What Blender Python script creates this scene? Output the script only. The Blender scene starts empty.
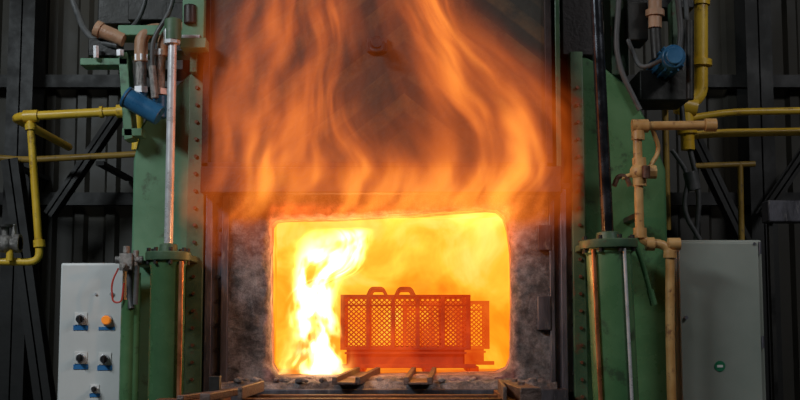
import bpy, bmesh, math, random
from mathutils import Vector, Matrix, noise
random.seed(4)
sc = bpy.context.scene
try:
    sc.view_settings.view_transform = 'Standard'
    sc.view_settings.look = 'None'
except Exception: pass

# ------------------------------------------------------------------ camera
F = 1200.0; CAMY = -6.0; CAMZ = 1.35; TH = math.radians(6)
cam = bpy.data.cameras.new('camera'); camo = bpy.data.objects.new('camera', cam)
sc.collection.objects.link(camo); sc.camera = camo
camo.location = (0, CAMY, CAMZ); camo.rotation_euler = (math.radians(90)+TH, 0, 0)
cam.lens = 54; cam.sensor_width = 36; cam.clip_end = 100

def P(px, py, y=0.0):
    """survey: metres for a photo point known to stand on plane y"""
    a = (px-400)/F; b = (200-py)/F
    dy = math.cos(TH)-b*math.sin(TH); dz = math.sin(TH)+b*math.cos(TH)
    t = (y-CAMY)/dy
    return Vector((a*t, y, CAMZ+dz*t))
def X(px, y=0.0, py=260): return P(px, py, y).x
def Z(py, y=0.0): return P(400, py, y).z

# ------------------------------------------------------------------ materials
class NT:
    def __init__(s, mat):
        s.nt = mat.node_tree; s.n = s.nt.nodes; s.l = s.nt.links
    def new(s, t): return s.n.new(t)
    def link(s, a, b): s.l.new(a, b)
class V:
    def __init__(s, T, sock): s.T=T; s.s=sock
    def _m(s, op, o=None, o2=None, clamp=False):
        n = s.T.new('ShaderNodeMath'); n.operation = op; n.use_clamp = clamp
        s.T.link(s.s, n.inputs[0])
        for i, q in ((1,o),(2,o2)):
            if q is None: continue
            if isinstance(q, V): s.T.link(q.s, n.inputs[i])
            else: n.inputs[i].default_value = q
        return V(s.T, n.outputs[0])
    def __add__(s,o): return s._m('ADD',o)
    __radd__ = __add__
    def __sub__(s,o): return s._m('SUBTRACT',o)
    def __mul__(s,o): return s._m('MULTIPLY',o)
    __rmul__ = __mul__
    def __truediv__(s,o): return s._m('DIVIDE',o)
    def gauss(s): return V(s.T, (s*s*-1.0)._m('EXPONENT').s)
    def sstep(s, a, b, lo=0.0, hi=1.0):
        n = s.T.new('ShaderNodeMapRange'); n.interpolation_type='SMOOTHSTEP'
        s.T.link(s.s, n.inputs[0]); n.inputs[1].default_value=a; n.inputs[2].default_value=b
        n.inputs[3].default_value=lo; n.inputs[4].default_value=hi
        return V(s.T, n.outputs[0])
    def curve(s, pts):
        pts = sorted(pts); x0=pts[0][0]; x1=pts[-1][0]
        lo=min(p[1] for p in pts); hi=max(p[1] for p in pts)
        if hi-lo < 1e-6: hi = lo+1e-3
        n = s.T.new('ShaderNodeFloatCurve'); c = n.mapping.curves[0]
        nn=[((p[0]-x0)/(x1-x0),(p[1]-lo)/(hi-lo)) for p in pts]
        c.points[0].location = nn[0]; c.points[1].location = nn[-1]
        for q in nn[1:-1]: c.points.new(*q)
        n.mapping.extend='HORIZONTAL'
        n.mapping.update()
        u = ((s - x0)/(x1-x0))._m('MAXIMUM',0.0)._m('MINIMUM',1.0)
        s.T.link(u.s, n.inputs['Value'])
        return (V(s.T, n.outputs[0])*(hi-lo)+lo)._m('MAXIMUM',lo)
def comb(T, x, y, z):
    n = T.new('ShaderNodeCombineXYZ')
    for i,q in enumerate((x,y,z)):
        if isinstance(q,V): T.link(q.s, n.inputs[i])
        else: n.inputs[i].default_value=q
    return n.outputs[0]
def objxyz(T):
    tc=T.new('ShaderNodeTexCoord'); s=T.new('ShaderNodeSeparateXYZ'); T.link(tc.outputs['Object'], s.inputs[0])
    return [V(T,s.outputs[i]) for i in range(3)]
def nz(T, vec, scale=1, detail=2, rough=0.5, dist=0.0):
    n=T.new('ShaderNodeTexNoise'); n.inputs['Scale'].default_value=scale; n.inputs['Detail'].default_value=detail
    n.inputs['Roughness'].default_value=rough; n.inputs['Distortion'].default_value=dist
    if vec is not None: T.link(vec, n.inputs['Vector'])
    return V(T, n.outputs[0])
def ramp(T, v, stops):
    n=T.new('ShaderNodeValToRGB'); T.link(v.s, n.inputs[0]); e=n.color_ramp.elements
    e[0].position=stops[0][0]; e[0].color=(*stops[0][1],1)
    e[1].position=stops[-1][0]; e[1].color=(*stops[-1][1],1)
    for p,c in stops[1:-1]:
        q=e.new(p); q.color=(*c,1)
    return n.outputs[0]

def mk(name):
    m=bpy.data.materials.new(name); m.use_nodes=True; return m
def surf(name, c1, c2, rough=0.5, metal=0.0, scale=6, bump=0.1, dirt=None, stretch=(1,1,1), emis=None, spec=0.5, lo=0.35, hi=0.65):
    m=mk(name); T=NT(m); b=T.n['Principled BSDF']
    x,y,z=objxyz(T)
    vec=comb(T,x*stretch[0],y*stretch[1],z*stretch[2])
    n=nz(T,vec,scale,6,0.62)
    stops=[(lo,c1),(hi,c2)]
    col=ramp(T,n,stops)
    if dirt:
        n2=nz(T,vec,scale*2.7,5,0.7)
        f=n2.sstep(0.56,0.68)
        mx=T.new('ShaderNodeMix'); mx.data_type='RGBA'
        T.link(f.s,mx.inputs[0]); T.link(col,mx.inputs[6]); mx.inputs[7].default_value=(*dirt,1)
        col=mx.outputs[2]
    T.link(col,b.inputs['Base Color'])
    b.inputs['Metallic'].default_value=metal
    r=n.sstep(0.3,0.7,max(0.05,rough-0.12),min(1,rough+0.12)); T.link(r.s,b.inputs['Roughness'])
    b.inputs['Specular IOR Level'].default_value=spec
    if bump:
        bp=T.new('ShaderNodeBump'); bp.inputs['Strength'].default_value=bump; bp.inputs['Distance'].default_value=0.02
        n3=nz(T,vec,scale*6,4,0.6); T.link(n3.s,bp.inputs['Height']); T.link(bp.outputs[0],b.inputs['Normal'])
    if emis:
        b.inputs['Emission Color'].default_value=(*emis[0],1); b.inputs['Emission Strength'].default_value=emis[1]
    return m

GREEN = surf('green_paint',(0.075,0.18,0.10),(0.12,0.26,0.155),0.42,0,2.2,0.06,dirt=(0.06,0.11,0.065))
GREEND= surf('green_paint_dirty',(0.03,0.075,0.042),(0.075,0.135,0.07),0.5,0,4,0.12,dirt=(0.10,0.05,0.028))
GREENC= surf('green_cylinder_paint',(0.05,0.13,0.055),(0.085,0.19,0.085),0.28,0,2.5,0.04,dirt=(0.04,0.075,0.04))
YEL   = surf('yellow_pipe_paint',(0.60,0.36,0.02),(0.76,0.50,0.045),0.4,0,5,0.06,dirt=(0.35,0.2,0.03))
YELD  = surf('yellow_pipe_paint_dark',(0.22,0.13,0.015),(0.36,0.22,0.035),0.55,0,5,0.06,dirt=(0.13,0.08,0.02))  # darker, rougher yellow for the pipes set further back
OCH   = surf('ochre_pipe_paint',(0.42,0.21,0.065),(0.57,0.33,0.12),0.45,0,8,0.1,dirt=(0.2,0.08,0.03))
STEEL = surf('polished_rod',(0.50,0.51,0.53),(0.66,0.67,0.69),0.3,0.35,10,0.0)
BLKROD= surf('dark_rod',(0.02,0.022,0.027),(0.05,0.055,0.065),0.22,0.7,10,0.0)
DARK  = surf('dark_steel',(0.014,0.014,0.014),(0.036,0.035,0.032),0.5,0.4,5,0.15)
BEAM  = surf('beam_paint_black',(0.004,0.005,0.005),(0.010,0.010,0.010),0.6,0.1,4,0.05)
FRAME = surf('heat_scaled_steel',(0.045,0.045,0.055),(0.15,0.15,0.18),0.5,0.4,5,0.2,dirt=(0.19,0.18,0.185),stretch=(2,1,0.5))
FRAMED= surf('sooty_steel',(0.014,0.012,0.012),(0.035,0.03,0.03),0.6,0.3,7,0.25)
RUST  = surf('rusty_steel',(0.07,0.028,0.014),(0.17,0.07,0.035),0.6,0.3,9,0.3,dirt=(0.04,0.03,0.025))
SCALE = surf('scaled_rail_steel',(0.08,0.055,0.048),(0.20,0.135,0.115),0.5,0.4,12,0.4,dirt=(0.05,0.035,0.03))
COPPER= surf('copper_tube',(0.36,0.14,0.06),(0.5,0.22,0.11),0.35,0.7,8,0.05)
GREYBX= surf('light_grey_enamel',(0.52,0.54,0.535),(0.60,0.62,0.61),0.38,0,1.5,0.02,dirt=None)
CABGR = surf('grey_green_enamel',(0.20,0.225,0.195),(0.26,0.28,0.245),0.42,0,1.2,0.03)
BLUE  = surf('blue_paint',(0.015,0.09,0.20),(0.03,0.15,0.30),0.35,0,6,0.05)
BLUEL = surf('blue_label',(0.02,0.13,0.35),(0.03,0.18,0.42),0.4,0,6,0)
BLACKP= surf('black_plastic',(0.01,0.01,0.012),(0.03,0.03,0.032),0.35,0,8,0)
WHITEP= surf('white_plastic',(0.6,0.6,0.58),(0.7,0.7,0.68),0.4,0,8,0)
ORNB  = surf('amber_button',(0.85,0.25,0.03),(0.95,0.32,0.05),0.3,0,8,0,emis=((1,0.28,0.03),0.25))
REDC  = surf('red_cable',(0.35,0.03,0.02),(0.5,0.05,0.03),0.4,0,8,0)
GREENL= surf('green_label',(0.01,0.13,0.06),(0.015,0.17,0.08),0.4,0,8,0)
BRAID = surf('braided_hose',(0.13,0.125,0.12),(0.32,0.30,0.28),0.4,0.6,30,0.4)
TAN   = surf('tan_hose',(0.30,0.16,0.09),(0.42,0.25,0.15),0.5,0,12,0.2)
GREYR = surf('grey_rubber',(0.03,0.033,0.034),(0.08,0.08,0.08),0.55,0,10,0.1)
WALLM = surf('corrugated_wall_paint',(0.022,0.022,0.018),(0.050,0.045,0.034),0.6,0.1,1.3,0.05)
FLOORM= surf('concrete_floor',(0.05,0.05,0.048),(0.10,0.095,0.09),0.8,0,3,0.3)
CEILM = surf('ceiling_paint',(0.02,0.02,0.02),(0.04,0.04,0.04),0.8,0,3,0.0)

# door plate: dark scaled steel, only traces of worn hazard striping near the top
def door_mat():
    m=mk('sooty_door_plate'); T=NT(m); b=T.n['Principled BSDF']
    x,y,z=objxyz(T)
    ax=(x-0.02)._m('ABSOLUTE')
    t=((ax*0.8+z*1.0)*5.6)._m('FRACT')
    st=t.sstep(0.44,0.56)
    wear=nz(T,comb(T,x,y,z),5,6,0.7).sstep(0.36,0.66)
    fade=z.sstep(2.12,2.42)
    f=st*wear*fade*0.35
    base=ramp(T,nz(T,comb(T,x*1.5,y,z*0.8),4,6,0.65),[(0.3,(0.011,0.013,0.010)),(0.7,(0.028,0.032,0.026))])
    mx=T.new('ShaderNodeMix'); mx.data_type='RGBA'
    T.link(f.s,mx.inputs[0]); T.link(base,mx.inputs[6]); mx.inputs[7].default_value=(0.16,0.10,0.04,1)
    T.link(mx.outputs[2],b.inputs['Base Color']); b.inputs['Roughness'].default_value=0.65
    bp=T.new('ShaderNodeBump'); bp.inputs['Strength'].default_value=0.2; bp.inputs['Distance'].default_value=0.02
    T.link(nz(T,comb(T,x,y,z),30,4).s,bp.inputs['Height']); T.link(bp.outputs[0],b.inputs['Normal'])
    return m
DOOR=door_mat()

# opening outline in metres (front plane y=0)
OP=[(271,224),(275,219),(284,218),(340,217),(420,213),(486,208),(497,209),(504,215),(508,228),(511,250),(512,300),(511,360),(507,370),(496,375),(400,377),(290,378),(277,376),(271,366),(270,300),(270,250)]
OPW=[(P(a,b,0).x,P(a,b,0).z) for a,b in OP]
ox0=min(p[0] for p in OPW); ox1=max(p[0] for p in OPW); oz0=min(p[1] for p in OPW); oz1=max(p[1] for p in OPW)
ocx=(ox0+ox1)/2; ocz=(oz0+oz1)/2; ohx=(ox1-ox0)/2; ohz=(oz1-oz0)/2

def refractory(name='refractory_concrete', k=1.0):
    m=mk(name); T=NT(m); b=T.n['Principled BSDF']
    x,y,z=objxyz(T); v=comb(T,x,y,z)
    n=nz(T,v,9,12,0.8)
    col=ramp(T,n,[(0.33,(0.045,0.042,0.045)),(0.45,(0.13,0.125,0.13)),(0.54,(0.27,0.26,0.27)),(0.64,(0.46,0.44,0.45))])
    T.link(col,b.inputs['Base Color']); b.inputs['Roughness'].default_value=0.9
    bp=T.new('ShaderNodeBump'); bp.inputs['Strength'].default_value=1.0; bp.inputs['Distance'].default_value=0.03
    T.link(nz(T,v,18,10,0.8).s,bp.inputs['Height']); T.link(bp.outputs[0],b.inputs['Normal'])
    # heat: rounded box distance to the opening + depth into the throat
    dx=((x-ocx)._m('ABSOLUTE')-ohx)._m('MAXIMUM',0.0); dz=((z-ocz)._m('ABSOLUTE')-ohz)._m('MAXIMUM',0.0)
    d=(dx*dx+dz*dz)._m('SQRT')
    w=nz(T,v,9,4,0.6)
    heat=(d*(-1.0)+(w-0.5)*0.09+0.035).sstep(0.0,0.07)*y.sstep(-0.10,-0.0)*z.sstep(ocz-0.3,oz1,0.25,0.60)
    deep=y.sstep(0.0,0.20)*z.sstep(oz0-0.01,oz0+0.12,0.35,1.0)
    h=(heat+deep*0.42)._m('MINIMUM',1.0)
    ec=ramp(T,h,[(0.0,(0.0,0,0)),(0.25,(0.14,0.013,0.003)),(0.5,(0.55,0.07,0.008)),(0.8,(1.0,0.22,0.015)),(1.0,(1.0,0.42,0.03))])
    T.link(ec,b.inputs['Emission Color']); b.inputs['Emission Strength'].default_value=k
    return m
REF=refractory()

def glow(name, stops, scale, strength, zlo=None, base=(0.12,0.07,0.05)):
    m=mk(name); T=NT(m); b=T.n['Principled BSDF']
    x,y,z=objxyz(T); v=comb(T,x,y,z)
    n=nz(T,v,scale,5,0.55,0.6)
    if zlo: n=n+ z.sstep(zlo[0],zlo[1],zlo[2],zlo[3])
    T.link(ramp(T,n,stops),b.inputs['Emission Color']); b.inputs['Emission Strength'].default_value=strength
    b.inputs['Base Color'].default_value=(*base,1); b.inputs['Roughness'].default_value=0.9
    return m
HOT=glow('incandescent_lining',[(0.28,(1.0,0.20,0.004)),(0.43,(1.0,0.36,0.012)),(0.55,(1.0,0.54,0.035)),(0.72,(1.0,0.76,0.15))],2.2,1.0,(1.0,1.9,-0.12,0.08))
HOTB=glow('red_hot_steel',[(0.3,(0.38,0.016,0.002)),(0.5,(0.60,0.034,0.003)),(0.7,(0.85,0.075,0.006))],5,0.76,None,(0.03,0.015,0.01))
HOTM=glow('red_hot_mesh',[(0.3,(0.48,0.022,0.002)),(0.7,(0.85,0.065,0.005))],5,0.78,None,(0.03,0.015,0.01))
HOTB2=glow('orange_hot_steel',[(0.3,(0.70,0.06,0.005)),(0.7,(0.95,0.15,0.012))],6,0.85,None,(0.04,0.02,0.01))
HOTH=glow('glowing_hearth',[(0.3,(0.7,0.08,0.006)),(0.7,(1.0,0.28,0.02))],5,0.85)

# ------------------------------------------------------------------ mesh builder
class M:
    def __init__(s): s.b=bmesh.new()
    def box(s, x0,x1,y0,y1,z0,z1, rot=None, piv=None):
        vs=[s.b.verts.new((a,b_,c)) for a in (x0,x1) for b_ in (y0,y1) for c in (z0,z1)]
        for f in ((0,1,3,2),(4,6,7,5),(0,4,5,1),(2,3,7,6),(0,2,6,4),(1,5,7,3)): s.b.faces.new([vs[i] for i in f])
        if rot is not None:
            bmesh.ops.rotate(s.b, verts=vs, cent=piv or ((x0+x1)/2,(y0+y1)/2,(z0+z1)/2), matrix=rot)
        return s
    def bpx(s, a,b_,c,d, y, dep, **k):   # rectangle surveyed on plane y, running back by dep
        mid=(b_+d)/2
        return s.box(X(a,y,mid),X(c,y,mid),y,y+dep,Z(d,y),Z(b_,y),**k)
    def poly(s, pts, y, dep):            # pts: (x,z) metres
        n=len(pts)
        f=[s.b.verts.new((p[0],y,p[1])) for p in pts]; g=[s.b.verts.new((p[0],y+dep,p[1])) for p in pts]
        s.b.faces.new(f); s.b.faces.new(g[::-1])
        for i in range(n): s.b.faces.new((f[i],g[i],g[(i+1)%n],f[(i+1)%n]))
        return s
    def bar(s, a, b_, w, h):             # rectangular bar between two points (level-ish)
        a=Vector(a); b_=Vector(b_); d=(b_-a).normalized(); n=Vector((d.y,-d.x,0)).normalized(); up=Vector((0,0,1)); vs=[]
        for p in (a,b_):
            for s_ in (-1,1):
                for z in (0,h): vs.append(s.b.verts.new(p+n*(s_*w/2)+up*z))
        for f in ((0,1,3,2),(4,6,7,5),(0,4,5,1),(2,3,7,6),(0,2,6,4),(1,5,7,3)): s.b.faces.new([vs[i] for i in f])
        return s
    def tube(s, pts, r, fil=None, seg=14, closed=False):
        pts=[Vector(p) for p in pts]
        if fil:
            o=[pts[0]]
            for i in range(1,len(pts)-1):
                a,b_,c=pts[i-1],pts[i],pts[i+1]
                k=min(fil,(a-b_).length*0.49,(c-b_).length*0.49)
                p0=b_+(a-b_).normalized()*k; p1=b_+(c-b_).normalized()*k
                for j in range(8):
                    t=j/7; o.append(p0*(1-t)**2+b_*2*t*(1-t)+p1*t*t)
            o.append(pts[-1]); pts=o
        q=[pts[0]]
        for p in pts[1:]:
            if (p-q[-1]).length>1e-5: q.append(p)
        pts=q
        d=(pts[1]-pts[0]).normalized(); u=d.orthogonal().normalized(); rings=[]
        for i,p in enumerate(pts):
            if i==0: t=(pts[1]-p).normalized()
            elif i==len(pts)-1: t=(p-pts[i-1]).normalized()
            else: t=((pts[i+1]-p).normalized()+(p-pts[i-1]).normalized()).normalized()
            u=(u-t*u.dot(t)).normalized(); w=t.cross(u)
            rr=r(i/(len(pts)-1)) if callable(r) else r
            rings.append([s.b.verts.new(p+(u*math.cos(2*math.pi*k/seg)+w*math.sin(2*math.pi*k/seg))*rr) for k in range(seg)])
        for a,b_ in zip(rings,rings[1:]):
            for k in range(seg): s.b.faces.new((a[k],a[(k+1)%seg],b_[(k+1)%seg],b_[k]))
        s.b.faces.new(rings[0][::-1]); s.b.faces.new(rings[-1])
        return s
    def cyl(s, p0,p1,r,seg=20): return s.tube([p0,p1],r,seg=seg)
    def lathe(s, c, prof, seg=32):       # profile (r,z) about vertical axis at c=(x,y)
        rings=[[s.b.verts.new((c[0]+r*math.cos(2*math.pi*k/seg),c[1]+r*math.sin(2*math.pi*k/seg),z)) for k in range(seg)] for r,z in prof]
        for a,b_ in zip(rings,rings[1:]):
            for k in range(seg): s.b.faces.new((a[k],a[(k+1)%seg],b_[(k+1)%seg],b_[k]))
        s.b.faces.new(rings[0][::-1]); s.b.faces.new(rings[-1])
        return s
    def bolts(s, pts, r, h=0.012):       # hex heads facing the camera side (-y)
        for p in pts: s.tube([p,(p[0],p[1]-h,p[2])],r,seg=6)
        return s
    def sphere(s,c,r,sx=1,sy=1,sz=1):
        mt=Matrix.Translation(c)@Matrix.Diagonal((r*sx,r*sy,r*sz,1))
        bmesh.ops.create_uvsphere(s.b,u_segments=18,v_segments=12,radius=1,matrix=mt); return s
    def obj(s,name,mat,parent=None,bevel=0.0,ang=35):
        bmesh.ops.recalc_face_normals(s.b,faces=s.b.faces)
        me=bpy.data.meshes.new(name); s.b.to_mesh(me); s.b.free()
        for p in me.polygons: p.use_smooth=True
        me.set_sharp_from_angle(angle=math.radians(ang))
        me.materials.append(mat)
        o=bpy.data.objects.new(name,me); sc.collection.objects.link(o)
        if parent: o.parent=parent
        if bevel:
            bv=o.modifiers.new('bevel','BEVEL'); bv.width=bevel; bv.segments=2; bv.limit_method='ANGLE'
        return o
def empty(name):
    e=bpy.data.objects.new(name,None); sc.collection.objects.link(e); return e

# ------------------------------------------------------------------ hall
M().box(-6,6,-9,3.75,-0.1,0).obj('floor',FLOORM)
def corrug(name, x0,x1,yb):
    m=M(); pts=[]; x=x0; p=0.25
    while x<x1:
        pts+= [(x,0),(x+0.12,0),(x+0.15,-0.045),(x+0.22,-0.045)]; x+=p
    for (a,b_),(c,d) in zip(pts,pts[1:]):
        v=[m.b.verts.new(q) for q in ((a,yb+b_,0),(c,yb+d,0),(c,yb+d,7),(a,yb+b_,7))]; m.b.faces.new(v)
    bmesh.ops.remove_doubles(m.b,verts=m.b.verts,dist=1e-5)
    return m.obj(name,WALLM,ang=20)
corrug('wall_back',-6,6,3.6)
M().box(-6.1,-6,-9,3.7,0,7).obj('wall_left',WALLM)
M().box(6,6.1,-9,3.7,0,7).obj('wall_right',WALLM)
M().box(-6,6,-9.1,-9,0,7).obj('wall_front',WALLM)
M().box(-6.1,6.1,-9.1,3.7,7,7.1).obj('ceiling',CEILM)

# steel framework of the hall
fr=empty('steel_wall_framework')
yb=3.3
def ibeam(m,a,b_,w=0.12,dp=0.14):
    a=Vector(a); b_=Vector(b_); d=(b_-a); L=d.length; ang=math.atan2(d.x,d.z)
    R=Matrix.Rotation(ang,3,'Y'); c=(a+b_)/2
    for (x0,x1,y0,y1) in ((-w/2,w/2,-dp/2,-dp/2+0.015),(-w/2,w/2,dp/2-0.015,dp/2),(-0.006,0.006,-dp/2,dp/2)):
        m.box(c.x+x0,c.x+x1,c.y+y0,c.y+y1,c.z-L/2,c.z+L/2,rot=R,piv=tuple(c))
m=M()
for px in (20,760):
    x=X(px,yb); ibeam(m,(x,yb,0),(x,yb,7),0.2,0.3)
m.obj('columns',BEAM,fr)
m=M()
ibeam(m,P(50,215,2.9),P(128,100,2.9),0.07); ibeam(m,P(12,160,2.6),P(48,420,2.6),0.12)
ibeam(m,P(690,130,2.9),P(748,250,2.9),0.08); ibeam(m,P(820,130,2.9),P(762,215,2.9),0.07)
m.obj('diagonal_braces',BEAM,fr)
m=M()
for py in (87,205):
    z=Z(py,3.4); m.box(-6,6,3.4,3.5,z,z+0.1)
m.obj('wall_girts',BEAM,fr)

# ------------------------------------------------------------------ furnace
fu=empty('heat_treatment_furnace')
def resample(pts,n):
    L=[0]; m_=len(pts)
    for i in range(m_):
        a=Vector(pts[i]); b_=Vector(pts[(i+1)%m_]); L.append(L[-1]+(b_-a).length)
    out=[]
    for k in range(n):
        t=k/n*L[-1]
        for i in range(m_):
            if L[i+1]>=t:
                u=(t-L[i])/(L[i+1]-L[i]); out.append(Vector(pts[i]).lerp(Vector(pts[(i+1)%m_]),u)); break
    return out
NR=260
inner=resample(OPW,NR)
rx0,rx1=X(226,0,290),X(552,0,290); rz0,rz1=Z(392,0),Z(190,0)
outer=[]
for p in inner:
    d=Vector((p.x-ocx,p.y-ocz)); 
    tx=((rx1-ocx) if d.x>0 else (rx0-ocx))/d.x if abs(d.x)>1e-6 else 1e9
    tz=((rz1-ocz) if d.y>0 else (rz0-ocz))/d.y if abs(d.y)>1e-6 else 1e9
    t=min(tx,tz); outer.append(Vector((ocx+d.x*t,ocz+d.y*t)))
m=M(); rings=[]
prof=[(0.6,0.5),(0.35,0.5),(-0.02,0.5),(-0.01,0.33),(-0.005,0.22),(0,0.12),(0.0,0.05),(0.02,0.01),(0.07,-0.012),(0.14,-0.02),(0.22,-0.02),(0.3,-0.02),(0.38,-0.02),(0.48,-0.02),(0.56,-0.02),(0.65,-0.02),(0.74,-0.02),(0.82,-0.02),(0.91,-0.02),(1.0,-0.02),(1.0,0.12)]
for t,yy in prof:
    ring=[]
    for a,b_ in zip(inner,outer):
        if t<=0:                          # throat flares gently inwards
            s_=1+max(0,yy-0.04)*0.13
            c=Vector((ocx+(a.x-ocx)*s_, ocz+(a.y-ocz)*(s_ if a.y>ocz else 1.0)))
        else: c=a.lerp(b_,t)
        q=Vector((c.x,yy,c.y))
        k=0.016 if 0.05<t<1 else 0.006
        nv=noise.noise_vector(q*8)*k+noise.noise_vector(q*30)*k*0.8
        if t>=1: nv=Vector((0,nv.y*0.5,0))
        if yy>0.45: nv*=0.3
        ring.append(m.b.verts.new(q+nv))
    rings.append(ring)
for a,b_ in zip(rings,rings[1:]):
    for k in range(NR): m.b.faces.new((a[k],a[(k+1)%NR],b_[(k+1)%NR],b_[k]))
m.obj('refractory_mouth',REF,fu,ang=80)

# cavity lining (separate slabs, hollow inside)
cx0,cx1=ox0-0.14,ox1+0.14; cz0,cz1=oz0-0.02,oz1+0.10; cy0,cy1=0.50,1.75
m=M()
m.box(cx0-0.1,cx1+0.1,cy1,cy1+0.12,cz0-0.1,cz1+0.1)
m.box(cx0-0.1,cx0,cy0,cy1,cz0,cz1); m.box(cx1,cx1+0.1,cy0,cy1,cz0,cz1)
m.box(cx0-0.1,cx1+0.1,cy0,cy1,cz1,cz1+0.1)
m.obj('chamber_lining',HOT,fu)
M().box(cx0-0.1,cx1+0.1,cy0,cy1,cz0-0.1,cz0+0.005).obj('hearth',HOTH,fu)
# casing
gx0,gx1=X(203,0,300),X(577,0,300)
m=M()
m.box(gx0,cx0-0.11,0.12,1.95,0.0,Z(180,0)); m.box(cx1+0.11,gx1,0.12,1.95,0.0,Z(180,0))
m.box(gx0,gx1,0.12,1.95,cz1+0.11,cz1+0.5); m.box(gx0,gx1,1.88,1.95,0,cz1+0.2)
m.box(gx0,gx1,0.12,1.95,0.0,cz0-0.11)
m.obj('casing',DARK,fu,0.004)
# steel mouth frame around refractory
m=M()
m.box(gx0,rx0+0.01,-0.02,0.13,0,rz1); m.box(rx1-0.01,gx1,-0.02,0.13,0,rz1)
m.box(X(206,0,300),X(213,0,300),-0.05,0.0,0,rz1); m.box(X(560,0,300),X(566,0,300),-0.05,0.0,0,rz1)
m.box(X(222,0,300),X(229,0,300),-0.045,0.0,0,rz1); m.box(X(549,0,300),X(554,0,300),-0.045,0.0,0,rz1)
m.box(gx0,gx1,-0.02,0.13,0.0,rz0+0.005)
m.obj('mouth_frame',FRAME,fu,0.004)
m=M(); m.box(gx0,gx1,-0.02,0.13,rz1-0.005,Z(150,0)); m.box(gx0,gx1,-0.045,0.0,rz1-0.0,rz1+0.03)
m.obj('lintel',FRAMED,fu,0.004)
b=M()
for py in range(205,400,24):
    b.bolts([(X(572,-0.02,300),-0.02,Z(py,0)),(X(218,-0.02,300),-0.02,Z(py,0))],0.010)
b.obj('frame_bolts',DARK,fu)
m=M()
for a,c in ((225,250),(296,330)): m.bpx(538,a,551,c,-0.05,0.035)
m.obj('frame_clips',FRAME,fu,0.003)

# sill: rough apron in front of the throat
m=M(); nx,ny=110,26; g=[]
zs=oz0-0.015
for j in range(ny+1):
    yy=-0.17+(0.75)*j/ny; row=[]
    for i in range(nx+1):
        xx=rx0+(rx1-rx0)*i/nx if yy<0.05 else (ox0-0.03)+(ox1-ox0+0.06)*i/nx
        q=Vector((xx,yy,zs)); h=noise.noise(q*8)*0.018+noise.noise(q*25)*0.012+noise.noise(q*60)*0.006
        row.append(m.b.verts.new((xx,yy,zs+h-(0.06 if j==0 else 0))))
    g.append(row)
for j in range(ny):
    for i in range(nx): m.b.faces.new((g[j][i],g[j][i+1],g[j+1][i+1],g[j+1][i]))
m.obj('hearth_apron',REF,fu,ang=80)
m=M(); m.box(rx0-0.05,rx1+0.05,-0.19,-0.02,zs-0.3,zs-0.03); m.obj('sill_plate',FRAME,fu,0.005)
m=M()
for i in range(90):
    x=random.uniform(rx0+0.05,rx1-0.05); y=random.uniform(-0.15,0.15); r=random.uniform(0.005,0.019)
    bmesh.ops.create_icosphere(m.b,subdivisions=1,radius=r,matrix=Matrix.Translation((x,y,zs+r*0.5))@Matrix.Rotation(random.random()*3,4,'Z')@Matrix.Diagonal((1.6,1,0.8,1)))
m.obj('scale_debris',REF,fu,ang=10)
# skid rails
m=M(); zr=zs+0.016
def rail(a,b_,w):
    a=Vector(a); b_=Vector(b_); d=(b_-a).normalized(); n=Vector((d.y,-d.x,0)).normalized()
    m.bar(a,b_,w,0.012); m.bar(a-n*w/2,b_-n*w/2,0.024,0.036); m.bar(a+n*w/2,b_+n*w/2,0.024,0.036)
for xa,xb in ((368,346),(424,418)):
    rail((X(xa,0.5,368),0.5,zr),(X(xb,-0.30,395),-0.30,zr-0.02),0.11)
m.obj('skid_rails',SCALE,fu,0.003)

# left and right side columns (green pylons with sloped shoulder)
xl=X(131,0.02,260); xr=X(203,0.02,260)
def PZ(py,y=0.02): return Z(py,y)
m=M(); m.poly([(xl,0),(xr,0),(xr,PZ(62)),(X(190,.02,70),PZ(74)),(X(158,.02,100),PZ(100)),(X(141,.02,130),PZ(126)),(xl,PZ(160))],0.02,1.2); m.obj('left_pylon',GREEN,fu,0.012)
xl2=X(580,0.02,260); xr2=X(668,0.02,260)
m=M(); m.poly([(xl2,0),(xr2,0),(xr2,PZ(170)),(X(651,.02,130),PZ(128)),(X(628,.02,85),PZ(86)),(X(600,.02,62),PZ(64)),(xl2,PZ(52))],0.02,1.2); m.obj('right_pylon',GREENC,fu,0.012)
m=M(); m.box(X(186,-0.06,260),X(203,-0.06,260),-0.06,0.03,0,PZ(78)); m.box(X(573,-0.06,260),X(586,-0.06,260),-0.06,0.03,0,PZ(55)); m.obj('edge_strips',GREEND,fu,0.004)
b=M()
for py in range(90,400,17):
    b.bolts([(X(194,-0.06,260),-0.06,Z(py,0)),(X(580,-0.06,260),-0.06,Z(py,0))],0.009)
b.obj('strip_bolts',RUST,fu)
m=M(); m.box(gx0,gx1,0.10,1.6,Z(150,0),3.6); m.obj('upper_housing',DARK,fu,0.01)
m=M(); m.box(X(553,-0.05,60),X(558,-0.05,60),-0.14,0.1,Z(190,0),3.5); m.box(X(193,-0.05,60),X(200,-0.05,60),-0.14,0.1,Z(78,0),3.5); m.obj('door_guides',GREEND,fu,0.004)
m=M()
m.box(X(180,-0.25,30),X(206,-0.25,30),-0.25,-0.02,Z(50,-0.2),Z(40,-0.2)); m.box(X(182,-0.2,30),X(204,-0.2,30),-0.2,0.1,Z(40,-0.2),Z(2,-0.2)+0.2)
m.box(X(118,-0.1,60),X(205,-0.1,60),-0.12,0.05,Z(36,-0.1),Z(26,-0.1))
m.obj('crosshead_bracket',GREEN,fu,0.004)
m=M(); m.bpx(562,-30,600,55,0.0,0.3); m.obj('right_guide_housing',FRAMED,fu,0.006)

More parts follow.
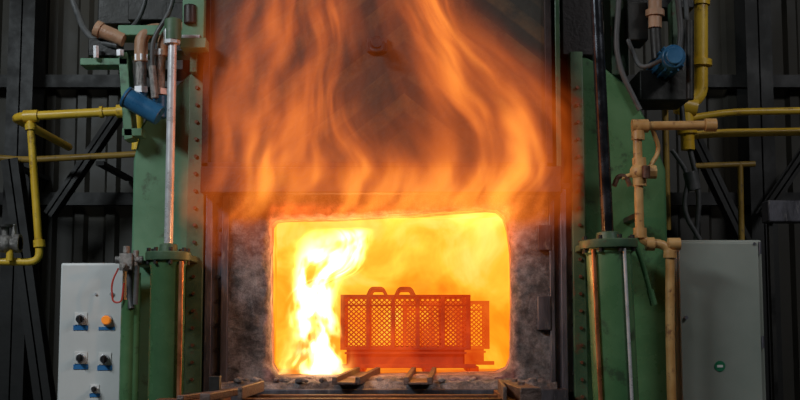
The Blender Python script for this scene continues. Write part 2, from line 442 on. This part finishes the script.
# ------------------------------------------------------------------ lifting door
do=empty('furnace_door')
dx0,dx1=X(203,-0.13,100),X(552,-0.13,100)
M().box(dx0,dx1,-0.13,-0.06,Z(168,-0.13),3.4).obj('door_plate',DOOR,do,0.006)
m=M(); m.box(dx0,dx1+0.04,-0.17,-0.06,Z(193,-0.17),Z(166,-0.17)); 
m.obj('door_bottom_frame',FRAMED,do,0.008)
m=M()
m.box(dx0,dx0+0.035,-0.15,-0.12,Z(168,-0.13),3.4); m.box(dx1-0.035,dx1,-0.15,-0.12,Z(168,-0.13),3.4)
m.box(dx0,dx1,-0.15,-0.12,Z(162,-0.15),Z(168,-0.15)+0.005)
m.obj('door_edge_bars',FRAMED,do,0.004)
m=M(); c=P(377,44,-0.17)
m.box(c.x-0.05,c.x+0.05,-0.16,-0.12,c.z-0.035,c.z+0.035); m.cyl((c.x,-0.22,c.z),(c.x,-0.13,c.z),0.03)
m.tube([(c.x-0.03,-0.20,c.z),(c.x-0.03,-0.24,c.z-0.05),(c.x+0.03,-0.24,c.z-0.05),(c.x+0.03,-0.20,c.z)],0.010,0.03)
m.obj('lifting_lug',FRAMED,do,0.003)

# ------------------------------------------------------------------ baskets
def basket(name,x0,x1,y0,y1,zb,h,nv,mat,mat2,handles,st=0.028,w=0.0046):
    e=empty(name); t=0.014
    m=M(); zl=zb+h*0.27
    for z in (zl,zb+h):
        m.box(x0,x1,y0-t,y0,z-t/2,z+t/2); m.box(x0,x1,y1,y1+t,z-t/2,z+t/2)
        m.box(x0-t,x0,y0-t,y1+t,z-t/2,z+t/2); m.box(x1,x1+t,y0-t,y1+t,z-t/2,z+t/2)
    zm=zl+(zb+h-zl)*0.82
    m.box(x0,x1,y0-t,y0,zm-t/3,zm+t/3)
    for i in range(nv+1):
        x=x0+(x1-x0)*i/nv
        for y in (y0-t*1.3,y1): m.box(x-t*0.7,x+t*0.7,y,y+t*1.3,zl,zb+h)
    for i in range(3):
        y=y0+(y1-y0)*i/2
        for x in (x0-t,x1): m.box(x,x+t,y-t/2,y+t/2,zl,zb+h)
    m.obj('frame',mat,e,0.002)
    m=M(); i_=0.02
    m.box(x0+i_,x1-i_,y0,y0+0.01,zb,zl); m.box(x0+i_,x1-i_,y1-0.01,y1,zb,zl); m.box(x0+i_,x0+i_+0.01,y0,y1,zb,zl); m.box(x1-i_-0.01,x1-i_,y0,y1,zb,zl)
    m.box(x0,x1,y0,y1,zb,zb+0.012); m.box(x0+i_/2,x1-i_/2,y0-0.02,y0,zl-0.03,zl-0.018); m.box(x0-0.01,x1+0.04,y0-0.025,y0,zb,zb+0.022)
    m.obj('tray',mat,e,0.002)
    m=M()
    def lattice(A,B,C,fn):
        W=B-A; slope=0.9
        for sgn in (1,-1):
            u=-C/slope
            while u<W+C/slope:
                ua,va=u,0.0; ub,vb=u+sgn*C/slope,C
                def clip(p,q):
                    t0,t1=0.0,1.0; d=q[0]-p[0]
                    for lim,s_ in ((0,1),(W,-1)):
                        r=(lim-p[0])/d
                        if d*s_>0: t0=max(t0,r)
                        else: t1=min(t1,r)
                    if t0>=t1: return None
                    return ((p[0]+d*t0,p[1]+(q[1]-p[1])*t0),(p[0]+d*t1,p[1]+(q[1]-p[1])*t1))
                c=clip((ua,va),(ub,vb))
                if c and math.dist(*c)>0.004: m.tube([fn(A+c[0][0],c[0][1]),fn(A+c[1][0],c[1][1])],w,seg=4)
                u+=st
    lattice(x0,x1,zb+h-zl,lambda a,v:(a,y0,zl+v))
    lattice(y0,y1,zb+h-zl,lambda a,v:(x0,a,zl+v)); lattice(y0,y1,zb+h-zl,lambda a,v:(x1,a,zl+v))
    m.obj('expanded_metal_mesh',mat2,e)
    if handles:
        m=M()
        for hx in handles:
            for yy in (y0-0.006,y1+0.006):
                m.tube([(hx-0.052,yy,zb+h),(hx-0.032,yy,zb+h+0.042),(hx+0.032,yy,zb+h+0.042),(hx+0.052,yy,zb+h)],0.009,0.015,seg=8)
        m.obj('lifting_handles',mat,e)
    return e
yb0=0.62; zb=zr+0.026
xb0=X(343,yb0,320); xb1=X(468,yb0,320)
basket('wire_basket',xb0,xb1,yb0,1.05,zb,Z(296,yb0)-zb,5,HOTB,HOTM,(X(377,yb0,300),X(405,yb0,300)))
basket('wire_basket',X(405,1.2,320),X(487,1.2,320),1.2,1.5,zb,Z(302,1.2)-zb,3,HOTB2,HOTB2,())
m=M()
m.box(X(352,.5,360),X(352,.5,360)+0.05,0.52,1.6,zs,zb); m.box(X(425,.5,360),X(425,.5,360)+0.05,0.52,1.6,zs,zb); m.box(X(470,.9,360),X(470,.9,360)+0.05,0.9,1.6,zs,zb)
m.obj('hearth_rails',HOTB,fu,0.003)

# ------------------------------------------------------------------ charging table (foreground)
ct=empty('charging_table')
zt=Z(398,-0.9)
m=M()
m.box(X(243,-0.9,398),X(512,-0.9,398),-0.94,-0.88,zt-0.06,zt)
m.box(X(243,-0.5,398),X(512,-0.5,398),-0.5,-0.44,zt-0.06,zt-0.01)
for px in (200,515):
    x=X(px,-0.9,398); m.box(x-0.04,x+0.04,-1.9,-0.25,zt-0.12,zt)
    for y in (-1.8,-0.4): m.box(x-0.04,x+0.04,y-0.04,y+0.04,0,zt-0.1)
m.box(X(160,-0.9,398),X(200,-0.9,398),-1.0,-0.9,zt-0.06,zt+0.0)
m.obj('frame',RUST,ct,0.004)
m=M()
def fbar(x1,y1,x2,y2,ya,yb_,w,h):
    a=Vector((X(x1,ya,390),ya,zt)); b_=Vector((X(x2,yb_,390),yb_,zt)); m.bar(a,b_,w,h)
fbar(205,0,252,0,-1.1,-0.42,0.045,0.03); fbar(180,0,236,0,-1.1,-0.5,0.03,0.022); fbar(240,0,262,0,-1.0,-0.40,0.02,0.05)
m.bar((X(531,-1.15,392),-1.15,zt),(X(507,-0.45,385),-0.45,zt),0.085,0.055)
m.bar((X(505,-1.15,392),-1.15,zt),(X(500,-0.45,385),-0.45,zt),0.015,0.06)
m.obj('guide_bars',SCALE,ct,0.004)
m=M()
for i in range(6):
    y=-1.75+i*0.2
    m.cyl((X(250,-0.9),y,zt-0.10),(X(505,-0.9),y,zt-0.10),0.035)
m.obj('rollers',DARK,ct)
m=M(); c=P(216,381,-0.75); m.box(c.x-0.022,c.x+0.022,-0.80,-0.74,zt+0.0,c.z+0.022); m.obj('stop_block',DARK,ct,0.003)
m=M()
for px,yy in ((514,-0.62),(521,-0.9)):
    x=X(px,yy,388); m.cyl((x,yy,zt+0.045),(x,yy,zt+0.066),0.016,6)
m.obj('bar_bolts',SCALE,ct)

# ------------------------------------------------------------------ hydraulic cylinders
def hyd(cx,cy,ztop,r,rodr,rodmat,rodtop):
    e=empty('hydraulic_cylinder')
    M().lathe((cx,cy),[(r*1.15,0),(r*1.15,0.03),(r,0.03),(r,ztop-0.07),(r*1.08,ztop-0.06),(r*1.08,ztop-0.04)]).obj('barrel',GREENC,e)
    M().lathe((cx,cy),[(r*1.28,ztop-0.04),(r*1.3,ztop-0.035),(r*1.3,ztop-0.005),(r*1.25,ztop),(r*0.55,ztop),(r*0.5,ztop+0.035),(r*0.35,ztop+0.04)]).obj('head_flange',GREEND,e)
    M().lathe((cx,cy),[(rodr,ztop+0.03),(rodr,rodtop)]).obj('piston_rod',rodmat,e)
    b=M()
    for k in range(8):
        a=k*math.pi/4+0.3; b.cyl((cx+r*1.12*math.cos(a),cy+r*1.12*math.sin(a),ztop-0.06),(cx+r*1.12*math.cos(a),cy+r*1.12*math.sin(a),ztop+0.018),0.011,6)
    b.obj('flange_bolts',DARK,e)
    M().lathe((cx,cy),[(r*0.5,rodtop-0.05),(r*0.5,rodtop+0.05),(r*0.2,rodtop+0.06)]).obj('rod_end',GREEND,e)
    return e
yc=-0.32
c1=(X(167,yc,320),yc); c2=(X(609,yc,260),yc)
h1=hyd(c1[0],yc,Z(252,yc),0.082,0.021,STEEL,Z(30,yc))
h2=hyd(c2[0],yc,Z(240,yc),0.106,0.029,BLKROD,3.2)
h2.name='hydraulic_cylinder.001'
m=M(); x=c1[0]+0.075; m.cyl((x,yc-0.07,0.3),(x,yc-0.07,Z(262,yc)),0.011); m.obj('copper_feed_tube',COPPER,h1)
m=M(); x=c2[0]-0.085; m.cyl((x,yc-0.085,0.3),(x,yc-0.085,Z(250,yc)),0.010); m.obj('feed_tube',COPPER,h2)
m=M(); x=c2[0]+0.055; m.cyl((x,yc-0.105,0.3),(x,yc-0.105,Z(250,yc)),0.008); m.obj('drain_tube',STEEL,h2)
m=M(); m.box(c1[0]-0.1,c1[0]+0.1,yc+0.06,0.04,Z(256,yc)-0.02,Z(256,yc)+0.01); m.obj('mounting_bracket',GREEND,h1,0.004)
m=M(); m.box(c2[0]-0.12,c2[0]+0.12,yc+0.08,0.04,Z(244,yc)-0.02,Z(244,yc)+0.01); m.obj('mounting_bracket',GREEND,h2,0.004)
# the trunnion-mounted right cylinder leans slightly inboard
pv=Vector((c2[0],yc,Z(260,yc)))
h2.matrix_world=Matrix.Translation(pv)@Matrix.Rotation(math.radians(-1.8),4,'Y')@Matrix.Translation(-pv)

va=empty('hydraulic_valve_block')
yv=-0.36
m=M(); c=P(126,262,yv)
m.box(c.x-0.025,c.x+0.035,yv-0.03,yv+0.05,c.z-0.04,c.z+0.04); m.cyl((c.x-0.05,yv,c.z+0.01),(c.x+0.08,yv,c.z+0.01),0.018)
m.cyl((c.x,yv,c.z+0.04),(c.x,yv,c.z+0.075),0.016); m.cyl((c.x+0.045,yv,c.z-0.02),(c.x+0.045,yv,c.z+0.055),0.015)
m.cyl((c.x,yv-0.03,c.z-0.02),(c.x,yv-0.07,c.z-0.02),0.014)
m.obj('valve_body',BRAID,va,0.003)
m=M(); m.cyl((c.x+0.045,yv+0.02,0.0),(c.x+0.045,yv+0.02,c.z-0.05),0.022); m.cyl((c.x+0.012,yv+0.01,0.0),(c.x+0.012,yv+0.01,Z(300,yv)),0.032); m.obj('riser_tubes',GREENC,va)
m=M(); m.tube([(c.x+0.02,yv,c.z-0.04),(c.x+0.02,yv,c.z-0.16),(c.x+0.035,yv-0.02,c.z-0.22)],0.015,0.05); m.cyl((c.x+0.06,yv-0.03,c.z-0.02),(c.x+0.055,yv-0.03,c.z-0.2),0.012); m.obj('hoses',GREYR,va)
m=M(); m.tube([(c.x-0.03,yv-0.02,c.z-0.03),(c.x-0.06,yv-0.03,c.z-0.10),(c.x-0.05,yv-0.03,c.z-0.19),(c.x-0.01,yv-0.03,c.z-0.19),(c.x+0.0,yv-0.03,c.z-0.1)],0.0045,0.05,seg=8); m.obj('cable',REDC,va)
m=M(); m.box(c.x,X(150,yv),yv+0.05,0.03,c.z-0.01,c.z+0.01); m.obj('bracket',GREEND,va)

# ------------------------------------------------------------------ control box (left)
cb=empty('control_box'); y0=-0.30
bx0,bx1=X(59,y0,330),X(124,y0,330); bzt=Z(263,y0); bzb=bzt-0.85
M().box(bx0,bx1,y0,y0+0.22,bzb,bzt).obj('enclosure',GREYBX,cb,0.008)
M().box(bx0+0.008,bx1-0.008,y0-0.012,y0+0.001,bzb+0.01,bzt-0.008).obj('door',GREYBX,cb,0.004)
m=M(); m.box((bx0+bx1)/2-0.06,(bx0+bx1)/2+0.06,y0+0.05,y0+0.17,0,bzb+0.01); m.box((bx0+bx1)/2-0.14,(bx0+bx1)/2+0.14,y0,y0+0.2,0,0.015); m.obj('pedestal',GREYBX,cb,0.004)
yf=y0-0.012
dark=M(); wh=M(); bl=M(); stl=M()
for px,py in ((81,319),(81,358),(105,359),(95,389)):
    c=P(px,py,yf); s=0.030 if py!=389 else 0.021
    wh.box(c.x-s,c.x+s,yf-0.004,yf,c.z-s*0.9,c.z+s*1.0)
    stl.cyl((c.x,yf,c.z),(c.x,yf-0.014,c.z),s*0.75,20)
    dark.cyl((c.x,yf-0.014,c.z),(c.x,yf-0.028,c.z),s*0.58,20)
    dark.box(c.x-0.006,c.x+0.006,yf-0.04,yf-0.02,c.z-s*0.6,c.z+s*0.6)
    bl.box(c.x-s*1.15,c.x+s*1.15,yf-0.003,yf,c.z-s*1.75,c.z-s*1.0)
c=P(107,320,yf); stl.cyl((c.x,yf,c.z),(c.x,yf-0.01,c.z),0.026); bl.box(c.x-0.038,c.x+0.038,yf-0.003,yf,c.z-0.047,c.z-0.032)
M().cyl((c.x,yf-0.01,c.z),(c.x,yf-0.030,c.z),0.021).obj('amber_button',ORNB,cb,0.003)
c=P(112,294,yf); stl.cyl((c.x,yf,c.z),(c.x,yf-0.008,c.z),0.010); c=P(96,294,yf); stl.cyl((c.x,yf,c.z),(c.x,yf-0.008,c.z),0.006)
dark.obj('selector_knobs',BLACKP,cb,0.002); wh.obj('legend_plates',WHITEP,cb,0.001); bl.obj('blue_labels',BLUEL,cb); stl.obj('bezels',STEEL,cb,0.001)

# ------------------------------------------------------------------ electrical cabinet (right)
ec=empty('electrical_cabinet'); y0=-0.10
ex0,ex1=X(677,y0,320),X(764,y0,320); ezt=Z(240,y0)
M().box(ex0,ex1,y0,y0+0.3,0.12,ezt).obj('enclosure',CABGR,ec,0.008)
M().box(ex0+0.012,ex1-0.02,y0-0.015,y0+0.001,0.15,ezt-0.012).obj('door',CABGR,ec,0.006)
M().box(ex0+0.02,ex1-0.02,y0+0.02,y0+0.28,0,0.13).obj('plinth',DARK,ec)
m=M(); 
for z in (ezt-0.04,ezt-0.5): m.cyl((ex1-0.012,y0-0.012,z-0.03),(ex1-0.012,y0-0.012,z+0.03),0.007)
m.cyl((ex0+0.04,y0-0.014,ezt-0.38),(ex0+0.04,y0-0.03,ezt-0.38),0.009)
m.cyl((ex1-0.04,y0-0.014,ezt-0.02),(ex1-0.04,y0-0.02,ezt-0.02),0.007)
m.obj('hinges_and_lock',FRAME,ec)
c=P(719,366,y0); M().cyl((c.x,y0-0.015,c.z),(c.x,y0-0.018,c.z),0.026,24).obj('round_badge',GREENL,ec)
m=M(); m.box(c.x-0.014,c.x+0.014,y0-0.0195,y0-0.018,c.z-0.006,c.z+0.006); m.obj('badge_mark',WHITEP,ec)

# ------------------------------------------------------------------ pipes, left
gp=empty('gas_pipe'); yp=1.0; k=(6+yp)/F
m=M(); r=4.5*k
m.tube([P(124,111,yp),P(13,117,yp),P(13,117,yp)+Vector((0,1.2,0.0))],r,0.09)
m.tube([P(30,118,yp),P(40,262,yp)+Vector((0,0,0)),P(-60,261,yp)],r*0.85,0.07)
m.obj('pipe_run',YEL,gp)
m=M()
for a,b_,rr in ((P(24,116.5,yp),P(38,116,yp),1.4),(P(117,111.3,yp),P(124,111,yp),1.5),(P(30.5,124,yp),P(30.8,130,yp),1.25),(P(39,240,yp),P(39.4,247,yp),1.3),(P(100,112.2,yp),P(103,112,yp),1.35)):
    m.cyl(a,b_,r*rr)
m.obj('couplings',YEL,gp)
gp2=empty('wall_pipe'); y2=2.6; k2=(6+y2)/F
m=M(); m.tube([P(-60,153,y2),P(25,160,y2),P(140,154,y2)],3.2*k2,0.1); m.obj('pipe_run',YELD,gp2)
m=M(); 
for px in (8,100): 
    c=P(px,157,y2); m.box(c.x-0.03,c.x+0.03,y2,3.55,c.z-0.06,c.z-0.03)
m.obj('pipe_brackets',BEAM,gp2)
va2=empty('gate_valve'); c=P(5,240,0.95)
m=M(); m.cyl(c+Vector((-0.08,0,-0.02)),c+Vector((0.09,0,-0.02)),0.04); m.cyl(c+Vector((-0.08,0,-0.02)),c+Vector((-0.05,0,-0.02)),0.055); m.cyl(c+Vector((0.06,0,-0.02)),c+Vector((0.09,0,-0.02)),0.055)
m.cyl(c,c+Vector((0,0,0.08)),0.022); m.sphere(c+Vector((0,0,-0.02)),0.055); m.cyl(c+Vector((0.05,0,0.0)),c+Vector((0.05,0,0.09)),0.014)
m.obj('valve_body',BRAID,va2); m=M(); m.cyl(c+Vector((0,0,0.075)),c+Vector((0,0,0.09)),0.05); m.obj('handwheel',DARK,va2)
m=M(); m.cyl(c+Vector((0.03,0,-0.12)),c+Vector((0.03,0,-0.02)),0.02); m.obj('tail_pipe',YEL,va2)

# ------------------------------------------------------------------ top-left machinery
ml=empty('hose_manifold'); ym=-0.1
m=M()
m.poly([(P(a,b_,ym).x,P(a,b_,ym).z) for a,b_ in ((118,52),(127,52),(133,138),(124,140))],ym,0.12)
m.bpx(80,58,128,65,ym,0.12); m.bpx(122,128,142,136,ym,0.10)
m.bpx(124,50,200,56,ym+0.1,0.1)
m.obj('bracket',GREEN,ml,0.004)
m=M(); r=5.5*5.9/F
m.tube([P(141,62,ym),P(141,30,ym),P(185,25,ym)+Vector((0,0.1,0))],r*1.25,0.12)
m.tube([P(163,56,ym),P(163,34,ym),P(205,20,ym)],r,0.1)
m.obj('hose_elbows',TAN,ml)
m=M(); m.cyl(P(141,60,ym),P(141,92,ym),r*1.05); m.cyl(P(160,54,ym),P(159,95,ym),r*1.05); m.cyl(P(152,66,ym-0.05),P(155,98,ym-0.05),r*0.7)
m.obj('braided_hoses',BRAID,ml)
m=M()
for px,py in ((141,58),(141,90),(160,53),(160,92)): m.cyl(P(px,py-3,ym),P(px,py+3,ym),r*1.35,6)
m.obj('hose_ferrules',STEEL,ml)
m=M(); a=P(128,98,ym-0.06); b_=P(160,116,ym-0.06); m.cyl(a,b_,0.05); m.cyl(a-(b_-a)*0.08,a,0.056); m.cyl(P(160,96,ym),P(160,118,ym),0.035); m.cyl(P(141,90,ym),P(141,104,ym),0.03)
m.obj('blue_actuators',BLUE,ml,0.004)
m=M(); m.cyl(P(100,30,ym),P(124,40,ym),0.036); m.cyl(P(96,28,ym),P(101,30.5,ym),0.042); m.obj('capped_pipe_end',TAN,ml)
m=M(); m.tube([P(66,-20,0.1),P(76,10,0.1),P(84,30,0.0),P(96,42,-0.05),P(118,46,ym)],0.016,0.1); m.tube([P(148,-10,0),P(140,20,0),P(120,38,ym)],0.012,0.1); m.tube([P(175,-10,-0.15),P(170,12,-0.15),P(152,40,-0.15),P(152,66,ym-0.05)],0.012,0.1)
m.obj('grey_hoses',GREYR,ml)
m=M(); m.bpx(88,38,118,56,ym+0.02,0.12); m.bpx(166,2,184,22,ym+0.05,0.15); m.cyl(P(190,5,ym-0.1),P(190,24,ym-0.1),0.03)
m.bpx(128,-20,200,20,ym+0.45,0.4); m.bpx(140,20,184,70,ym+0.5,0.3); m.bpx(98,-30,132,24,ym+0.5,0.25)
m.obj('terminal_housings',DARK,ml,0.006)
m=M(); m.cyl(P(172,44,yc),P(172,30,yc),0.04,8); m.cyl(P(120,50,ym-0.02),P(120,56,ym-0.02),0.02,6); m.cyl(P(96,46,ym-0.02),P(96,58,ym-0.02),0.015,6); m.cyl(P(182,38,ym-.1),P(200,38,ym-.1),0.016); m.obj('fittings',STEEL,ml)
m=M(); m.tube([P(137,150,0.5),P(138,120,0.5),P(138,100,0.5)],0.03); m.obj('yellow_stub_pipe',YEL,ml)

# ------------------------------------------------------------------ right pipes
op=empty('fuel_pipe'); yq=-0.30; kq=(6+yq)/F; r=4.6*kq
m=M(); m.tube([P(716,125,yq),P(637,126,yq),P(640,243,yq),P(670,244,yq),P(670,330,yq),Vector((P(670,330,yq).x,yq,0.0))],r,0.07)
m.tube([P(652,128,yq),P(660,150,yq+0.05),P(648,170,yq)],r*0.5,0.05)
m.obj('pipe_run',OCH,op)
m=M()
for a,b_,q in (((632,126),(648,126),1.5),((638,131),(638,140),1.45),((639,158),(639.5,166),1.5),((639.5,178),(639.7,186),1.5),((640,228),(640,238),1.45),((646,244),(654,244),1.5),((668,244),(680,244),1.35),((670,250),(670,258),1.45),((705,125),(716,125),1.45)):
    m.cyl(P(*a,yq),P(*b_,yq),r*q,12)
m.sphere(P(639,172,yq),r*2.0); m.cyl(P(639,172,yq),P(656,172,yq),r*1.5,8); m.sphere(P(638,127,yq),r*1.5)
m.cyl(P(639,172,yq),P(622,178,yq),r*0.5)
m.obj('fittings',OCH,op)
m=M(); m.tube([P(614,186,yq),P(618,176,yq),P(626,176,yq),P(630,186,yq)],0.012,0.02); m.cyl(P(646,166,yq-0.04),P(646,178,yq-0.04),0.02); m.obj('valve_handle',RUST,op)
m=M(); m.tube([P(636,246,yq),P(642,262,yq),P(652,300,yq)],0.012,0.06); m.cyl(P(650,290,yq),P(654,305,yq),0.017,8); m.obj('small_hose',GREENC,op)
m=M(); c=P(640,215,yq); m.box(c.x-0.02,c.x+0.02,yq,0.05,c.z-0.012,c.z+0.012); m.obj('pipe_bracket',DARK,op)

yg=empty('gas_main_pipe'); yr=0.9; kr=(6+yr)/F
m=M(); m.tube([P(701,-60,yr),P(701,95,yr),P(686,106,yr),P(688,150,yr)],7*kr,0.1); m.obj('riser',YEL,yg)
m=M(); m.cyl(P(701,60,yr),P(701,66,yr),11*kr); m.cyl(P(701,0,yr),P(701,5,yr),9*kr); m.cyl(P(676,104,yr),P(696,108,yr),10*kr); m.cyl(P(687,128,yr),P(687.5,134,yr),10*kr); m.obj('flanges',YEL,yg)
m=M(); m.tube([P(690,118,yr),P(730,112,yr),P(840,110,yr)],3.6*kr,0.1); m.tube([P(686,136,yr+0.2),P(720,133,yr+0.2),P(840,131,yr+0.2)],4.2*kr,0.1); m.obj('branch_pipes',YEL,yg)
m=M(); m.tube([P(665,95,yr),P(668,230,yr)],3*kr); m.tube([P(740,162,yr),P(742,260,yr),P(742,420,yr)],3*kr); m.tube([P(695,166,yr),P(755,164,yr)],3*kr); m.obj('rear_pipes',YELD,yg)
m=M(); m.tube([P(672,150,yr-.2),P(690,175,yr-.2),P(682,210,yr-.2),P(700,240,yr-.2)],0.014,0.1); m.tube([P(690,150,yr),P(700,190,yr),P(696,240,yr)],0.016,0.15); m.cyl(P(690,172,yr-.2),P(694,190,yr-.2),0.04); m.obj('flexible_hoses',GREYR,yg)

mo=empty('electric_motor'); yy=0.1; 
m=M(); c=P(668,62,yy); m.cyl((c.x,yy-0.14,c.z),(c.x,yy+0.25,c.z),0.06,24); m.cyl((c.x,yy-0.16,c.z),(c.x,yy-0.13,c.z),0.045,24); m.obj('motor_body',BLUE,mo,0.006)
m=M()
for kx in range(12):
    a=kx*math.pi/6; m.box(c.x-0.004,c.x+0.004,yy-0.08,yy+0.22,c.z+0.055,c.z+0.072,rot=Matrix.Rotation(a,3,'Y'),piv=(c.x,yy,c.z))
m.obj('cooling_fins',BLUE,mo)
m=M(); m.cyl(P(655,-30,yy),P(655,28,yy),0.035,16); m.cyl(P(655,10,yy),P(655,16,yy),0.05,8); m.obj('copper_connector',TAN,mo)
m=M(); m.cyl(P(655,28,yy),P(657,60,yy),0.028); m.bpx(628,2,648,40,yy+0.05,0.2); m.bpx(640,70,690,100,yy+0.1,0.3); m.cyl(P(690,20,yy),P(690,100,yy),0.02); m.bpx(606,-30,694,8,yy+0.4,0.3); m.obj('gear_housing',DARK,mo,0.006)
m=M(); m.bpx(610,-40,628,75,yy+0.15,0.2); m.bpx(672,0,680,48,yy+0.1,0.1); m.bpx(612,88,690,96,yy+0.35,0.4); m.obj('mounting_frame',GREEND,mo,0.006)
m=M(); m.tube([P(628,40,yy),P(640,70,yy-0.05),P(662,60,yy-0.1)],0.012,0.1); m.tube([P(676,-20,yy),P(682,40,yy),P(672,70,yy)],0.016,0.1); m.tube([P(620,-20,yy-.1),P(615,60,yy-.1),P(640,110,yy-.1)],0.014,0.2)
m.tube([P(684,-20,yy+.3),P(688,30,yy+.3),P(680,90,yy+.3),P(684,130,yy+.3)],0.014,0.2)
m.obj('hoses',GREYR,mo)
jb=empty('junction_box'); y3=2.2
m=M(); m.bpx(768,200,806,222,y3,0.15); m.obj('enclosure',FRAME,jb,0.01); m=M(); m.bpx(772,222,776,420,y3+0.05,0.05); m.obj('conduit',DARK,jb)

# ------------------------------------------------------------------ flames (volumetric fire)
def domain(name,x0,x1,y0,y1,z0,z1,mat):
    return M().box(x0,x1,y0,y1,z0,z1).obj(name,mat)
def fire_mat(name, plumes, yref, yc_pts, wy, gain, cols, step=1.0, warp=0.28, cut=None):
    m=mk(name); T=NT(m); T.n.remove(T.n['Principled BSDF']); out=T.n['Material Output']
    x,y,z=objxyz(T)
    wn=T.new('ShaderNodeTexNoise'); wn.inputs['Scale'].default_value=1.0; wn.inputs['Detail'].default_value=1.5
    T.link(comb(T,x*2.4,y*1.5,z*2.0),wn.inputs['Vector'])
    sp=T.new('ShaderNodeSeparateColor'); T.link(wn.outputs['Color'],sp.inputs[0])
    xw=x+(V(T,sp.outputs[0])-0.5)*warp
    tot=None
    for i,(pts,us,vs,base,lo,hi) in enumerate(plumes):
        # pts: (py, centre px, width px, intensity)
        c=z.curve([(Z(p[0],yref),(p[1]-400)*(6+yref)/F) for p in pts])
        w=z.curve([(Z(p[0],yref),p[2]*(6+yref)/F) for p in pts])
        it=z.curve([(Z(p[0],yref),p[3]) for p in pts])
        u=(xw-c)/w
        s=nz(T,comb(T,u*us,y*2.5,z*vs+i*7.3),1,2.5,0.5,0.0).sstep(lo,hi)
        g=(u*u*u*u*-1.0)._m('EXPONENT')*it*(s*(1-base)+base) if cut else u.gauss()*it*(s*(1-base)+base)
        tot=g if tot is None else tot+g
    yc_=z.curve([(Z(a,yref),b_) for a,b_ in yc_pts])
    d=tot*((y-yc_)/wy).gauss()
    col=ramp(T,tot,cols)
    em=T.new('ShaderNodeEmission'); T.link(col,em.inputs[0]); T.link((d*gain).s,em.inputs[1])
    T.link(em.outputs[0],out.inputs['Volume'])
    try: m.cycles.volume_step_rate=step
    except Exception: pass
    return m
A=[(270,250,46,0.0),(240,238,46,0.18),(205,262,72,0.6),(175,268,70,0.82),(140,268,62,0.72),(100,268,58,0.62),(60,276,56,0.58),(20,286,54,0.52),(-60,296,50,0.4)]
B=[(270,500,20,0.0),(235,494,30,0.65),(205,492,52,1.05),(165,510,56,1.12),(125,505,52,1.15),(85,484,46,1.15),(45,460,40,1.1),(10,438,34,1.0),(-60,412,28,0.75)]
C=[(270,380,120,0.0),(228,370,130,0.35),(200,385,145,1.0),(178,390,140,0.9),(150,390,130,0.32),(110,375,110,0.09),(40,360,80,0.05),(-60,350,60,0.03)]
D=[(270,340,20,0.0),(190,345,40,0.3),(150,338,30,0.55),(100,326,24,0.5),(50,335,22,0.4),(0,335,22,0.35),(-60,330,20,0.25)]
FM=fire_mat('orange_fire',[(A,2.5,2.4,0.08,0.37,0.70),(B,2.3,2.4,0.22,0.34,0.68),(C,4.5,3.0,0.3,0.35,0.65),(D,1.5,2.2,0.05,0.4,0.65)],
    -0.36,[(270,-0.24),(200,-0.29),(120,-0.35),(-60,-0.36)],0.11,6.2,
    [(0.0,(1.0,0.13,0.011)),(0.5,(1.0,0.19,0.018)),(1.0,(1.0,0.28,0.03))],0.9)
yr_=-0.36
domain('flame',X(180,yr_,150),X(582,yr_,150),-0.55,-0.175,Z(268,yr_),Z(-35,yr_),FM)
E=[(378,320,24,0.0),(371,318,28,0.9),(352,316,24,1.0),(320,312,20,1.0),(290,314,22,1.0),(262,324,28,0.9),(242,332,32,0.6),(228,335,36,0.0)]
G=[(378,300,40,0.0),(368,296,14,0.5),(355,300,14,0.3),(300,300,14,0.4),(265,350,14,0.6),(240,356,16,0.5),(228,340,30,0.0)]
H=[(378,400,60,0.0),(310,385,40,0.0),(285,400,60,0.04),(245,430,70,0.09),(225,440,80,0.09)]
FI=fire_mat('white_hot_fire',[(E,1.5,7.5,0.05,0.40,0.56),(G,1.6,7.0,0.0,0.42,0.58),(H,2.5,5.0,0.1,0.4,0.65)],
    0.2,[(376,0.2),(225,0.2)],0.09,28.0,
    [(0.0,(1.0,0.42,0.05)),(0.4,(1.0,0.60,0.18)),(0.9,(1.0,0.78,0.44))],0.8,0.18,True)
domain('flame',ox0+0.0,X(500,0.2),0.04,0.38,oz0+0.01,oz1-0.005,FI)

# ------------------------------------------------------------------ lights
def area(name,loc,tgt,size,pw,col):
    l=bpy.data.lights.new(name,'AREA'); l.shape='RECTANGLE'; l.size=size[0]; l.size_y=size[1]; l.energy=pw; l.color=col
    o=bpy.data.objects.new(name,l); sc.collection.objects.link(o); o.location=loc
    o.rotation_euler=(Vector(tgt)-Vector(loc)).to_track_quat('-Z','Y').to_euler(); return o
area('highbay_lamp',(-4.2,-4.0,5.2),(-1.2,0,1.5),(2.0,0.7),205,(0.88,0.96,1.0))
area('highbay_lamp',(4.4,-3.6,5.4),(1.3,0,1.5),(1.4,0.7),85,(0.98,0.98,1.0))
area('highbay_lamp',(0,1.2,6.6),(0,3.4,1.5),(5,0.6),28,(1.0,0.95,0.86))
def pt(name,loc,pw,col):
    l=bpy.data.lights.new(name,'POINT'); l.energy=pw; l.color=col; l.shadow_soft_size=0.0
    o=bpy.data.objects.new(name,l); sc.collection.objects.link(o); o.location=loc
pt('fire_glow',(-0.2,-0.90,Z(225)),8.0,(1,0.42,0.12))
pt('fire_glow',(-0.1,0.10,Z(270)),12.0,(1,0.38,0.09))
w=bpy.data.worlds.new('world'); sc.world=w; w.use_nodes=True
w.node_tree.nodes['Background'].inputs[0].default_value=(0.5,0.6,0.7,1); w.node_tree.nodes['Background'].inputs[1].default_value=0.1
